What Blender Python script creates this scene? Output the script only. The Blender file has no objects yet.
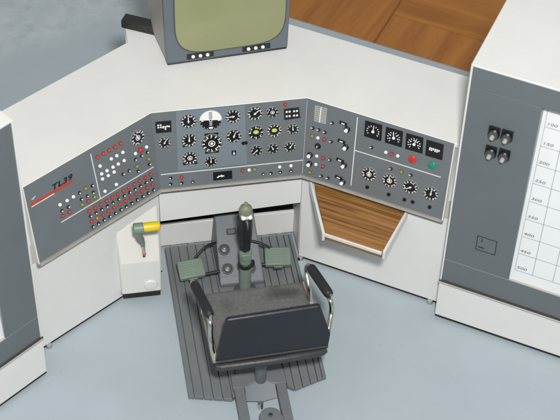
import bpy, math, random
from math import sin, cos, pi, radians
from mathutils import Vector, Matrix
random.seed(7)
sc = bpy.context.scene
col = sc.collection
V = Vector

# ------------------------------------------------------------------ materials
def lin(c):
    return tuple(((x/255)/12.92 if x/255 <= .04045 else ((x/255+.055)/1.055)**2.4) for x in c)

def mat(name, rgb, rough=.5, metal=0, var=.06, scale=6, bump=0., bscale=60, spec=.5, coat=0, stretch=(1, 1, 1), spots=0.):
    m = bpy.data.materials.new(name); m.use_nodes = True
    nt = m.node_tree; N = nt.nodes; L = nt.links
    b = N['Principled BSDF']
    b.inputs['Metallic'].default_value = metal
    b.inputs['Specular IOR Level'].default_value = spec
    b.inputs['Coat Weight'].default_value = coat
    tc = N.new('ShaderNodeTexCoord'); mp = N.new('ShaderNodeMapping'); mp.inputs['Scale'].default_value = stretch
    L.new(tc.outputs['Object'], mp.inputs['Vector'])
    no = N.new('ShaderNodeTexNoise'); no.inputs['Scale'].default_value = scale
    no.inputs['Detail'].default_value = 6; no.inputs['Roughness'].default_value = .6
    L.new(mp.outputs[0], no.inputs['Vector'])
    c = lin(rgb)
    rp = N.new('ShaderNodeValToRGB')
    rp.color_ramp.elements[0].position = .3; rp.color_ramp.elements[1].position = .7
    rp.color_ramp.elements[0].color = (*[x*(1-var) for x in c], 1)
    rp.color_ramp.elements[1].color = (*[min(1, x*(1+var)) for x in c], 1)
    L.new(no.outputs['Fac'], rp.inputs['Fac'])
    out = rp.outputs['Color']
    if spots:
        n3 = N.new('ShaderNodeTexNoise'); n3.inputs['Scale'].default_value = 45; n3.inputs['Detail'].default_value = 2
        L.new(tc.outputs['Object'], n3.inputs['Vector'])
        r3 = N.new('ShaderNodeValToRGB'); r3.color_ramp.elements[0].position = .70; r3.color_ramp.elements[1].position = .76
        r3.color_ramp.elements[0].color = (0, 0, 0, 1); r3.color_ramp.elements[1].color = (spots, spots, spots, 1)
        L.new(n3.outputs['Fac'], r3.inputs['Fac'])
        mx = N.new('ShaderNodeMixRGB'); mx.inputs['Color2'].default_value = (*[x*.55 for x in c], 1)
        L.new(r3.outputs['Color'], mx.inputs['Fac']); L.new(out, mx.inputs['Color1']); out = mx.outputs['Color']
    L.new(out, b.inputs['Base Color'])
    mr = N.new('ShaderNodeMapRange'); mr.inputs['To Min'].default_value = max(.03, rough-.08); mr.inputs['To Max'].default_value = min(1, rough+.08)
    L.new(no.outputs['Fac'], mr.inputs['Value']); L.new(mr.outputs[0], b.inputs['Roughness'])
    if bump:
        n2 = N.new('ShaderNodeTexNoise'); n2.inputs['Scale'].default_value = bscale; n2.inputs['Detail'].default_value = 4
        L.new(tc.outputs['Object'], n2.inputs['Vector'])
        bp = N.new('ShaderNodeBump'); bp.inputs['Strength'].default_value = bump; bp.inputs['Distance'].default_value = .01
        L.new(n2.outputs['Fac'], bp.inputs['Height']); L.new(bp.outputs[0], b.inputs['Normal'])
    return m

def wood(name, c1, c2, c3, ang, scale, stretch, rough=.4, planks=None):
    m = bpy.data.materials.new(name); m.use_nodes = True
    nt = m.node_tree; N = nt.nodes; L = nt.links; b = N['Principled BSDF']
    b.inputs['Roughness'].default_value = rough
    tc = N.new('ShaderNodeTexCoord'); mp = N.new('ShaderNodeMapping')
    mp.inputs['Rotation'].default_value = (0, 0, ang)
    L.new(tc.outputs['Object'], mp.inputs['Vector'])
    src = mp.outputs[0]
    br = None
    if planks:
        br = N.new('ShaderNodeTexBrick')
        br.offset = .5; br.inputs['Scale'].default_value = 1
        br.inputs['Brick Width'].default_value = planks[0]; br.inputs['Row Height'].default_value = planks[1]
        br.inputs['Mortar Size'].default_value = planks[2]; br.inputs['Mortar Smooth'].default_value = .5
        br.inputs['Color1'].default_value = (.72, .72, .72, 1); br.inputs['Color2'].default_value = (1.15, 1.15, 1.15, 1)
        br.inputs['Mortar'].default_value = (.35, .3, .28, 1)
        L.new(src, br.inputs['Vector'])
        # shift the grain from block to block
        ad = N.new('ShaderNodeVectorMath'); ad.operation = 'MULTIPLY_ADD'
        ad.inputs[1].default_value = (9, 9, 9); L.new(br.outputs['Color'], ad.inputs[0]); L.new(src, ad.inputs[2])
        src2 = ad.outputs[0]
    else:
        src2 = src
    m2 = N.new('ShaderNodeMapping'); m2.inputs['Scale'].default_value = stretch
    L.new(src2, m2.inputs['Vector'])
    n1 = N.new('ShaderNodeTexNoise'); n1.inputs['Scale'].default_value = scale; n1.inputs['Detail'].default_value = 8
    n1.inputs['Distortion'].default_value = .6; n1.inputs['Roughness'].default_value = .65
    L.new(m2.outputs[0], n1.inputs['Vector'])
    r = N.new('ShaderNodeValToRGB'); e = r.color_ramp.elements
    e[0].position = .36; e[0].color = (*lin(c1), 1); e[1].position = .66; e[1].color = (*lin(c3), 1)
    k = e.new(.5); k.color = (*lin(c2), 1)
    L.new(n1.outputs['Fac'], r.inputs['Fac'])
    if br:
        mx = N.new('ShaderNodeMixRGB'); mx.blend_type = 'MULTIPLY'; mx.inputs['Fac'].default_value = .8
        L.new(r.outputs['Color'], mx.inputs['Color1']); L.new(br.outputs['Color'], mx.inputs['Color2'])
        L.new(mx.outputs['Color'], b.inputs['Base Color'])
    else:
        L.new(r.outputs['Color'], b.inputs['Base Color'])
    bp = N.new('ShaderNodeBump'); bp.inputs['Strength'].default_value = .15; bp.inputs['Distance'].default_value = .005
    L.new(n1.outputs['Fac'], bp.inputs['Height']); L.new(bp.outputs[0], b.inputs['Normal'])
    return m

M = {}
M['white'] = mat('white_paint', (224, 225, 223), .42, var=.035, scale=1.7, bump=.07, bscale=22, spots=.16)
M['cream'] = mat('white_plastic', (220, 220, 215), .35, var=.015, scale=3, spec=.4)
M['panel'] = mat('panel_grey', (108, 115, 119), .5, var=.035, scale=7, bump=.06, bscale=120, spec=.4)
M['panel_light'] = mat('panel_light_grey', (119, 130, 138), .5, var=.03, scale=7, bump=.06, bscale=120, spec=.4)
M['cab_grey'] = mat('cabinet_grey', (102, 110, 114), .5, var=.04, scale=3, bump=.08, bscale=90, spec=.4)
M['line'] = mat('white_ink', (222, 226, 226), .6, var=.02)
M['trim'] = mat('pale_grey_trim', (176, 176, 170), .4, var=.05)
M['ring'] = mat('dial_ring', (142, 148, 150), .35, var=.05)
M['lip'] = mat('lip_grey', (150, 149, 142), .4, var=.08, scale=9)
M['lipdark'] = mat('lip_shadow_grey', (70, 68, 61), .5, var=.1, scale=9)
M['black'] = mat('black_dial', (24, 25, 27), .35, var=.15, scale=20)
M['shadeblack'] = mat('shade_black', (34, 34, 32), .9, var=.1)  # near-black that stands in for shade in the gap and under walls
M['bluehub'] = mat('hub_blue_grey', (98, 107, 113), .45, var=.06)
M['wplastic'] = mat('white_button', (238, 240, 240), .3, var=.01)
M['red'] = mat('red_button', (196, 56, 42), .3, var=.06)
M['redink'] = mat('red_ink', (196, 62, 34), .5, var=.12, scale=20)
M['olive'] = mat('olive_button', (140, 143, 40), .3, var=.06)
M['yellowdot'] = mat('yellow_green_dot', (200, 214, 96), .4, var=.04)
M['green'] = mat('green_button', (30, 140, 112), .3, var=.04)
M['orange'] = mat('orange_button', (214, 110, 50), .3, var=.04)
M['chrome'] = mat('bright_metal', (205, 205, 198), .22, metal=1, var=.05)
M['yellow'] = mat('yellow_grip', (222, 196, 22), .35, var=.04)
M['greengrey'] = mat('green_grey_metal', (120, 136, 124), .45, var=.06, scale=14, bump=.1)
M['palegreen'] = mat('pale_green_grip', (124, 130, 108), .45, var=.06, scale=14)
M['plate'] = mat('ribbed_floor_grey', (110, 115, 116), .55, var=.07, scale=5, stretch=(3, .6, 1), bump=.12, bscale=70)
M['pedgrey'] = mat('pedestal_grey', (108, 113, 117), .5, var=.06, scale=8, bump=.1)
M['knobgrey'] = mat('knob_dark_grey', (74, 77, 79), .4, var=.08)
M['rail'] = mat('rail_grey', (108, 113, 116), .5, var=.06, scale=7, bump=.1)
M['rubber'] = mat('black_rubber', (34, 36, 39), .5, var=.12, scale=14, bump=.15)
M['bolster'] = mat('bolster_charcoal', (54, 56, 58), .45, var=.15, scale=10, bump=.2)
M['gaiter'] = mat('black_gaiter', (34, 36, 38), .42, var=.3, scale=18, bump=.4, bscale=30)
M['backrest'] = mat('navy_backrest', (30, 36, 43), .42, var=.12, scale=7, bump=.15, bscale=25)
M['beige'] = mat('beige_edge', (158, 152, 134), .5, var=.12, scale=12)
M['glass'] = mat('olive_screen_glass', (145, 148, 110), .25, var=.03, scale=2, coat=.2, spec=.3)
M['monside'] = mat('monitor_side_beige', (150, 147, 140), .4, var=.06, scale=4)
M['monfront'] = mat('monitor_front_grey', (97, 107, 114), .45, var=.04, scale=6)
M['blockwood'] = mat('black_stained_wood', (40, 40, 38), .55, var=.3, scale=14, stretch=(1, 4, 4), bump=.2)
M['paper'] = mat('chart_paper', (232, 236, 238), .6, var=.008)
M['ink'] = mat('chart_ink', (88, 88, 90), .6, var=.05)
M['inkgrey'] = mat('chart_line_ink', (150, 153, 157), .6, var=.05)
M['symink'] = mat('symbol_ink', (25, 26, 28), .6, var=.05)
M['board'] = mat('board_blue_grey', (168, 180, 187), .38, var=.045, scale=1.3, bump=.08, bscale=10, spots=.35)
M['shelfwood'] = wood('striped_shelf_wood', (94, 62, 34), (144, 100, 54), (172, 128, 76), .5828, 3.2, (.55, 22, 22), .45)
M['gapdark'] = mat('parquet_gap', (74, 44, 20), .6)
M['parqA'] = wood('parquet_a', (166, 106, 44), (182, 121, 54), (194, 134, 66), radians(-56), .8, (.7, 8, 8), .4)
M['parqB'] = wood('parquet_b', (160, 102, 40), (176, 116, 50), (188, 128, 60), radians(34), .8, (.7, 8, 8), .4)
M['parqC'] = wood('parquet_c', (156, 98, 40), (172, 112, 50), (184, 124, 58), radians(-52), 1.0, (.7, 8, 8), .4)

# worn brown-grey cushion cloth
def cushion_mat():
    m = mat('cushion_cloth', (101, 103, 101), .9, var=.16, scale=40, bump=.6, bscale=160)
    nt = m.node_tree; N = nt.nodes; L = nt.links; b = N['Principled BSDF']
    old = b.inputs['Base Color'].links[0].from_socket
    tc = N['Texture Coordinate'] if 'Texture Coordinate' in N else N.new('ShaderNodeTexCoord')
    n = N.new('ShaderNodeTexNoise'); n.inputs['Scale'].default_value = 4.5; n.inputs['Detail'].default_value = 5
    L.new(tc.outputs['Object'], n.inputs['Vector'])
    r = N.new('ShaderNodeValToRGB'); r.color_ramp.elements[0].position = .57; r.color_ramp.elements[1].position = .76
    r.color_ramp.elements[0].color = (0, 0, 0, 1); r.color_ramp.elements[1].color = (.75, .75, .75, 1)
    # worn patch right of the middle
    mpg = N.new('ShaderNodeMapping'); mpg.inputs['Location'].default_value = (-.16/.16, -.17/.09, 0); mpg.inputs['Scale'].default_value = (1/.16, 1/.09, 0)
    L.new(tc.outputs['Object'], mpg.inputs['Vector'])
    gr = N.new('ShaderNodeTexGradient'); gr.gradient_type = 'SPHERICAL'; L.new(mpg.outputs[0], gr.inputs['Vector'])
    am = N.new('ShaderNodeMath'); am.operation = 'MULTIPLY_ADD'; am.inputs[1].default_value = .26; L.new(gr.outputs['Fac'], am.inputs[0]); L.new(n.outputs['Fac'], am.inputs[2])
    L.new(am.outputs[0], r.inputs['Fac'])
    mx = N.new('ShaderNodeMixRGB'); mx.inputs['Color2'].default_value = (.04, .038, .036, 1)
    L.new(r.outputs['Color'], mx.inputs['Fac']); L.new(old, mx.inputs['Color1']); L.new(mx.outputs['Color'], b.inputs['Base Color'])
    return m
M['cushion'] = cushion_mat()

def mottled():
    m = mat('mottled_blue_grey', (192, 201, 205), .8, var=.12, scale=5, bump=.2, bscale=40)
    nt = m.node_tree; N = nt.nodes; L = nt.links; b = N['Principled BSDF']
    old = b.inputs['Base Color'].links[0].from_socket
    n = N.new('ShaderNodeTexNoise'); n.inputs['Scale'].default_value = 24; n.inputs['Detail'].default_value = 6
    tc = N['Texture Coordinate']; L.new(tc.outputs['Object'], n.inputs['Vector'])
    mx = N.new('ShaderNodeMixRGB'); mx.blend_type = 'OVERLAY'; mx.inputs['Fac'].default_value = .35
    L.new(old, mx.inputs['Color1']); L.new(n.outputs['Fac'], mx.inputs['Color2']); L.new(mx.outputs['Color'], b.inputs['Base Color'])
    return m
M['mottled'] = mottled()
def smudge_board():
    # the painted board is blotchy in its far left corner, as if wiped
    m = M['board']; nt = m.node_tree; N = nt.nodes; L = nt.links; b = N['Principled BSDF']
    old = b.inputs['Base Color'].links[0].from_socket; tc = N['Texture Coordinate']
    sp = N.new('ShaderNodeSeparateXYZ'); L.new(tc.outputs['Object'], sp.inputs[0])
    m1 = N.new('ShaderNodeMath'); m1.operation = 'MULTIPLY_ADD'; m1.inputs[1].default_value = -.31; L.new(sp.outputs['X'], m1.inputs[0]); L.new(sp.outputs['Y'], m1.inputs[2])
    lo = N.new('ShaderNodeTexNoise'); lo.inputs['Scale'].default_value = 1.5; L.new(tc.outputs['Object'], lo.inputs['Vector'])
    m2 = N.new('ShaderNodeMath'); m2.operation = 'MULTIPLY_ADD'; m2.inputs[1].default_value = .5; L.new(lo.outputs['Fac'], m2.inputs[0]); L.new(m1.outputs[0], m2.inputs[2])
    mk = N.new('ShaderNodeMapRange'); mk.interpolation_type = 'SMOOTHSTEP'; mk.inputs['From Min'].default_value = 2.32; mk.inputs['From Max'].default_value = 2.72
    L.new(m2.outputs[0], mk.inputs['Value'])
    n = N.new('ShaderNodeTexNoise'); n.inputs['Scale'].default_value = 7; n.inputs['Detail'].default_value = 9; n.inputs['Roughness'].default_value = .72; n.inputs['Distortion'].default_value = .7
    L.new(tc.outputs['Object'], n.inputs['Vector'])
    r = N.new('ShaderNodeValToRGB'); r.color_ramp.elements[0].position = .34; r.color_ramp.elements[1].position = .66
    r.color_ramp.elements[0].color = (*lin((168, 180, 186)), 1); r.color_ramp.elements[1].color = (*lin((190, 201, 206)), 1)
    L.new(n.outputs['Fac'], r.inputs['Fac'])
    mx = N.new('ShaderNodeMixRGB'); L.new(mk.outputs[0], mx.inputs['Fac']); L.new(old, mx.inputs['Color1']); L.new(r.outputs['Color'], mx.inputs['Color2'])
    L.new(mx.outputs['Color'], b.inputs['Base Color'])
smudge_board()

# ------------------------------------------------------------------ mesh builder
class MB:
    def __init__(s): s.v = []; s.f = []; s.mi = []; s.mats = []; s.X = Matrix.Identity(4)
    def m(s, name):
        if name not in s.mats: s.mats.append(name)
        return s.mats.index(name)
    def add(s, vs, fs, mt):
        o = len(s.v); k = s.m(mt)
        s.v += [s.X @ V(v) for v in vs]
        for f in fs: s.f.append([i+o for i in f]); s.mi.append(k)
        return s
    def box(s, x0, x1, y0, y1, z0, z1, mt):
        return s.prism([(x0, y0), (x1, y0), (x1, y1), (x0, y1)], z0, z1, mt)
    def prism(s, poly, z0, z1, mt, poly2=None):
        n = len(poly); p2 = poly2 or poly
        vs = [(x, y, z0) for x, y in poly] + [(x, y, z1) for x, y in p2]
        fs = [list(range(n))[::-1], list(range(n, 2*n))] + [[i, (i+1) % n, n+(i+1) % n, n+i] for i in range(n)]
        return s.add(vs, fs, mt)
    def hexa(s, b, t, mt):      # two matching rings of 3-D points
        n = len(b)
        return s.add(list(b)+list(t), [list(range(n))[::-1], list(range(n, 2*n))]+[[i, (i+1) % n, n+(i+1) % n, n+i] for i in range(n)], mt)
    def quad(s, a, b, c, d, mt): return s.add([a, b, c, d], [[0, 1, 2, 3]], mt)
    def lathe(s, prof, n, mt, c=(0, 0, 0), axis='z', sx=1, sy=1):   # prof: (r, h)
        vs = []; fs = []
        for r, h in prof:
            for i in range(n):
                a = 2*pi*i/n
                p = (r*cos(a)*sx, r*sin(a)*sy, h)
                if axis == 'x': p = (h, p[0], p[1])
                if axis == 'y': p = (p[0], h, p[1])
                vs.append((p[0]+c[0], p[1]+c[1], p[2]+c[2]))
        for j in range(len(prof)-1):
            for i in range(n): fs.append([j*n+i, j*n+(i+1) % n, (j+1)*n+(i+1) % n, (j+1)*n+i])
        fs.append(list(range(n))[::-1]); k = (len(prof)-1)*n; fs.append(list(range(k, k+n)))
        return s.add(vs, fs, mt)
    def tube(s, pts, r, mt, n=12, rs=None):
        pts = [V(p) for p in pts]; vs = []; fs = []
        up = None
        for j, p in enumerate(pts):
            t = (pts[min(j+1, len(pts)-1)]-pts[max(j-1, 0)]).normalized()
            if up is None: up = t.orthogonal().normalized()
            up = (up - t*up.dot(t)).normalized(); sd = t.cross(up)
            rr = rs[j] if rs else r
            for i in range(n):
                a = 2*pi*i/n; vs.append(p+(up*cos(a)+sd*sin(a))*rr)
        for j in range(len(pts)-1):
            for i in range(n): fs.append([j*n+i, j*n+(i+1) % n, (j+1)*n+(i+1) % n, (j+1)*n+i])
        k = (len(pts)-1)*n
        fs.append(list(range(n))[::-1]); fs.append(list(range(k, k+n)))
        return s.add(vs, fs, mt)
    def mesh(s, name, centre=None, sharp=35):
        me = bpy.data.meshes.new(name)
        c = centre
        if c is None:
            xs = [v for v in s.v]
            c = V([(min(v[i] for v in xs)+max(v[i] for v in xs))/2 for i in range(3)])
        me.from_pydata([tuple(v-c) for v in s.v], [], s.f)
        for n in s.mats: me.materials.append(M[n])
        me.polygons.foreach_set('material_index', s.mi)
        me.polygons.foreach_set('use_smooth', [True]*len(s.f))
        import bmesh
        bm = bmesh.new(); bm.from_mesh(me); bmesh.ops.recalc_face_normals(bm, faces=bm.faces); bm.to_mesh(me); bm.free()
        me.set_sharp_from_angle(angle=radians(sharp))
        return me, c
    def build(s, name, parent=None, bevel=0, seg=2, sharp=35):
        me, c = s.mesh(name, sharp=sharp)
        o = bpy.data.objects.new(name, me); col.objects.link(o)
        W[o.name] = c
        o.location = c - (W[parent.name] if parent else V((0, 0, 0)))
        o.parent = parent
        if bevel:
            b = o.modifiers.new('bevel', 'BEVEL'); b.width = bevel; b.segments = seg; b.limit_method = 'ANGLE'; b.angle_limit = radians(40)
            b.harden_normals = False
        return o
W = {}
def thing(name, loc, label, cat, group=None):
    o = bpy.data.objects.new(name, None); col.objects.link(o); o.empty_display_size = .1
    o.location = loc; W[o.name] = V(loc); tag(o, label, cat, group); return o
def tag(o, label, cat, group=None):
    o['label'] = label; o['category'] = cat
    if group: o['group'] = group
def place(me, name, parent, X, label=None):   # parents here never rotate, so world -> local is a shift
    o = bpy.data.objects.new(name, me); col.objects.link(o)
    o.parent = parent
    o.matrix_local = Matrix.Translation(-W[parent.name]) @ X
    W[o.name] = X.translation.copy()
    if label: o['label'] = label
    return o
def text_mesh(txt, size, mt, sx=1, shear=0, bold=0, h=.002, align='CENTER', sp=1):
    cu = bpy.data.curves.new('lettering', 'FONT'); cu.body = txt; cu.size = size; cu.align_x = align; cu.align_y = 'CENTER'
    cu.shear = shear; cu.offset = bold; cu.extrude = h/2; cu.resolution_u = 3; cu.space_character = sp
    ob = bpy.data.objects.new('lettering', cu); col.objects.link(ob)
    dg = bpy.context.evaluated_depsgraph_get(); dg.update()
    me = bpy.data.meshes.new_from_object(ob.evaluated_get(dg))
    bpy.data.objects.remove(ob); bpy.data.curves.remove(cu)
    me.transform(Matrix.Diagonal((sx, 1, 1, 1)))
    me.materials.clear(); me.materials.append(M[mt]); me.name = 'lettering'
    return me

# ------------------------------------------------------------------ plan of the console
AL = .5808; HT = 1.4442; HB = .8557; DD = .0952; S = .5961
ca, sa, ta = cos(AL), sin(AL), math.tan(AL/2)
def wing(s, off, t): return V((s*.5 + s*ca*t - s*sa*off, -sa*t - ca*off))
def mitre(s, off): return V((s*(.5-off*ta), -off))
FR = {}
for key, O, U in (('C', V((0, 0, HT)), V((1, 0, 0))), ('L', V((-.5, 0, HT)), V((ca, sa, 0))), ('R', V((.5, 0, HT)), V((ca, -sa, 0)))):
    fw = V((U.y, -U.x, 0))           # towards the viewer, horizontally
    Vd = (fw*DD + V((0, 0, HB-HT))).normalized()
    Nn = Vd.cross(U).normalized()
    if Nn.dot(fw) < 0: Nn = -Nn
    X = Matrix((U, -Vd, Nn)).transposed().to_4x4(); X.translation = O
    FR[key] = X
def on(key, u, v, h=0, rot=0):
    return FR[key] @ Matrix.Translation((u, -v, h)) @ Matrix.Rotation(rot, 4, 'Z')

# ------------------------------------------------------------------ setting
def hexboard(g):
    return [(4.2, -6), (4.2, .55-g), (2.2, 1.71+g*0), (.36, 2.95), (.15, 3.10), (.15, 6.5), (-6.5, 6.5), (-6.5, -6)]
b = MB(); b.prism(hexboard(0), -.12, 0, 'board'); o = b.build('ground_board', bevel=.01); o['kind'] = 'structure'
b = MB(); b.box(-.2, 16, -12, 16, -.64, -.62, 'gapdark')
b.X = Matrix.Translation((1.945, 3.24, 0)) @ Matrix.Rotation(radians(56), 4, 'Z')   # local x along the first seam
rn = random.Random(5); g = .004
for k in range(14):      # blocks left of the seam, grain along it
    for q in range(-3, 4):
        b.box(-2.6*.5+q*2.6+g+(k % 2)*1.3, 2.6*.5+q*2.6-g+(k % 2)*1.3, .02*0+k*1.15+g, (k+1)*1.15-g, -.62, -.6, 'parqA' if k % 3 else 'parqC')
for k in range(12):
    b.box(-9, -g, -(k+1)*1.15+g, -k*1.15-g, -.62, -.6, 'parqA' if k % 2 else 'parqC')
    for q in range(12):
        b.box(q*1.15+g, (q+1)*1.15-g, -(k+1)*3.1+g, -k*3.1-g, -.62, -.6, 'parqB')
b.X = Matrix.Identity(4)
o = b.build('parquet_floor'); o['kind'] = 'structure'
b = MB(); b.box(-16, -.2, -12, 16, -.62, -.590, 'mottled'); o = b.build('mottled_floor'); o['kind'] = 'structure'

# ------------------------------------------------------------------ instrument console
con = thing('instrument_console', (0, .3, 0), 'white three-sided model cockpit console with grey dial panels and a wooden shelf', 'console')
# desktop
WB = .64; nx = .578
def backpt(s):
    # where the wing's back line reaches |x| = nx
    t = (nx-.5-sa*WB)/ca
    return wing(s, -WB, t)
TE = {-1: 1.12, 1: 1.062}
poly = [wing(-1, 0, TE[-1]), wing(-1, -.002, 0), wing(1, -.002, 0), wing(1, 0, TE[1]), wing(1, -WB, TE[1]), V((.50, wing(1, -WB, (-sa*WB)/ca).y)), V((.50, .90)), V((-nx, .90)), backpt(-1), wing(-1, -WB, TE[-1])]
b = MB(); b.prism([tuple(p) for p in poly], HT-.03, HT+.002, 'white'); b.build('desktop', con, bevel=.004)
# back walls under the desktop
b = MB()
pts = [wing(1, -WB+.02, TE[1]), mitre(1, -WB)+V((-.16, -.02)), V((.48, .87)), V((-nx+.02, .87)), backpt(-1)+V((.01, -.02)), wing(-1, -WB+.02, TE[-1])]
for p, q in zip(pts, pts[1:]):
    d = (q-p).normalized(); n = V((-d.y, d.x))*-.02
    b.prism([tuple(p), tuple(q), tuple(q-n*-1), tuple(p-n*-1)], .04, HT-.033, 'white')
b.build('back_wall', con)
# added panel, painted near-black for the shade inside the foot gap
b = MB(); b.box(-.49, .49, .21, .225, .03, 1.35, 'shadeblack'); b.build('gap_shade_panel', con)
WO = .062; ZB = .028
# wing walls
for s in (-1, 1):
    t0 = .012
    a_ = mitre(s, WO); A = V((s*.480, a_.y - 0)) ; B = wing(s, WO, TE[s]-.004); C = wing(s, WO-.03, TE[s]-.004); D = V((s*.490, a_.y+.028))
    b = MB(); b.prism([tuple(p) for p in (A, B, C, D)], ZB, HB-.01, 'white')
    b.build('wing_wall', con, bevel=.004)
    b = MB(); b.prism([tuple(p) for p in (A+V((0, .002)), B+V((0, .002)), C, D)], ZB-.014, ZB-.001, 'shadeblack'); b.build('shade_strip', con)  # added strip, black for the line of shade under the wall
    b = MB(); b.prism([(s*.4815, -.036), (s*.4815, .208), (s*.5, .208), (s*.5, -.036)], .04, .80, 'white'); b.build('return_wall', con)
    # outer side wall
    p = wing(s, .028, TE[s]); q = wing(s, -WB+.03, TE[s]); dv = (wing(s, 0, 1)-wing(s, 0, 0))*.028
    b = MB(); b.prism([tuple(p), tuple(q), tuple(q-dv), tuple(p-dv)], ZB, HT-.036, 'white'); b.build('side_wall', con)
    for t in ((.22 if s < 0 else .035), 1.0):
        f = wing(s, WO+.004, t); b = MB(); b.lathe([(.022, 0), (.022, .005), (.018, .012), (.018, ZB)], 20, 'chrome', (f.x, f.y, 0)); b.build('foot', con)
# centre wall above the foot opening, and the recessed wall below
b = MB(); b.hexa([(-.479, -WO, .517), (.479, -WO, .556), (.479, -WO+.025, .556), (-.479, -WO+.025, .517)], [(-.479, -WO, .84), (.479, -WO, .84), (.479, -WO+.025, .84), (-.479, -WO+.025, .84)], 'white'); b.build('upper_wall', con, bevel=.003)
b = MB(); b.box(-.481, .481, .155, .18, .04, .250, 'white'); b.build('lower_wall', con, bevel=.003)

# panels
us = {'L': [(0, 0), (-.9988, 0), (-1.0111, S), (-.0285, S)], 'C': [(-.5, 0), (.5, 0), (.4715, S), (-.4715, S)], 'R': [(0, 0), (.9988, 0), (1.0111, S), (.0285, S)]}
PN = {}
for k in 'LCR':
    b = MB(); b.X = FR[k]
    pl = [(u, -v) for u, v in us[k]]
    b.prism(pl, -.03, 0, 'panel')
    if k == 'C':
        b.prism([(-.345, -.004), (.097, -.004), (.105, -.462), (-.349, -.462)], -.002, .003, 'panel_light')
    PN[k] = b.build('instrument_panel', con)
# bottom lip, one mesh running round the three panels
def ring(off):
    return [wing(-1, off, 1.012), mitre(-1, off), mitre(1, off), wing(1, off, 1.012)]
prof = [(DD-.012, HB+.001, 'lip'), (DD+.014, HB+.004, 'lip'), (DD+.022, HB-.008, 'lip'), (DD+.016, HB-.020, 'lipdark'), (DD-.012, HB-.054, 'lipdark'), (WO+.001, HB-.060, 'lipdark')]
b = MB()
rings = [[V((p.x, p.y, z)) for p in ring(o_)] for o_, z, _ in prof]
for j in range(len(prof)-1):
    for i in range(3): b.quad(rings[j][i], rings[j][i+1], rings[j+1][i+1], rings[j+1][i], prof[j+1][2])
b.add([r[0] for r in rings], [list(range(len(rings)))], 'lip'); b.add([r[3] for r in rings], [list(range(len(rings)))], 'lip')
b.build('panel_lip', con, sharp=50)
# white end cheeks of the panels
for s in (-1, 1):
    b = MB()
    def P3(off, t, z): q = wing(s, off, t); return (q.x, q.y, z)
    def sl_(ta_, tb_, o0, o1, mt, z0=HT-.003, z1=HB, thick=.03, sh_=.0123):
        b.hexa([P3(o0, ta_, z0), P3(o0, tb_, z0), P3(o1, tb_+sh_, z1), P3(o1, ta_+sh_, z1)], [P3(o0-thick, ta_, z0), P3(o0-thick, tb_, z0), P3(o1-thick, tb_+sh_, z1), P3(o1-thick, ta_+sh_, z1)], mt)
    sl_(.9985, 1.006, .006, DD+.007, 'white')
    sl_(1.0062, 1.034, -.022, DD-.024, 'trim')
    sl_(1.026, TE[s]-.0005, .004, WO+.006, 'white', z1=HB-.05, sh_=0)
    b.build('panel_cheek', con)

# ---- instruments (all sub-parts of their panel)
def shared(fn):
    b = MB(); fn(b); return b.mesh('shared', V((0, 0, 0)))[0]
def lamp_fn(mt, r=.013, base='black'):
    def fn(b):
        b.lathe([(r*1.0, 0), (r*1.0, .004)], 16, 'knobgrey'); b.lathe([(r*.92, .003), (r*.92, .009), (r*.7, .015), (r*.3, .018)], 16, mt)
    return fn
LM = {m_: shared(lamp_fn(m_, r)) for m_, r in (('wplastic', .013), ('red', .0128), ('olive', .0132), ('orange', .0128))}
BIG = {m_: shared(lambda b, m_=m_: b.lathe([(.027, 0), (.027, .006), (.022, .010), (.01, .012)], 24, m_)) for m_ in ('red', 'green')}
REDBIG = shared(lamp_fn('red', .019))
def sw_fn(b):
    b.lathe([(.011, 0), (.011, .005), (.006, .007)], 14, 'black')
    b.tube([(0, 0, .004), (-.0035, .005, .013), (-.006, .008, .02)], .0035, 'wplastic', 8, [.003, .0035, .0045])
SWM = shared(sw_fn)
def sw2_fn(b):
    b.lathe([(.013, 0), (.013, .006), (.007, .008)], 14, 'black')
    b.tube([(0, 0, .004), (.003, .004, .018)], .004, 'black', 8, [.004, .005])
DOTM = shared(sw2_fn)
def knob_fn(b):
    b.lathe([(.020, 0), (.020, .010), (.017, .013)], 20, 'black'); b.lathe([(.0125, .012), (.0125, .026), (.009, .029)], 18, 'wplastic', (-.003, -.003, 0))
KNM = shared(knob_fn)
def dknob_fn(b):
    b.lathe([(.021, 0), (.021, .006), (.014, .008)], 20, 'black'); b.lathe([(.012, .007), (.011, .02)], 18, 'knobgrey')
    b.box(-.002, .002, -.001, .011, .019, .022, 'wplastic')
DKM = shared(dknob_fn)
def slot_fn(b):
    b.box(-.026, .026, -.010, .010, 0, .007, 'black'); b.box(-.012, .010, -.004, .004, .006, .010, 'wplastic')
SLM = shared(slot_fn)
for me_, nm in ((SWM, 'toggle_switch'), (DOTM, 'push_switch'), (KNM, 'rotary_knob'), (DKM, 'selector_knob'), (SLM, 'slide_switch')): me_.name = nm

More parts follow.
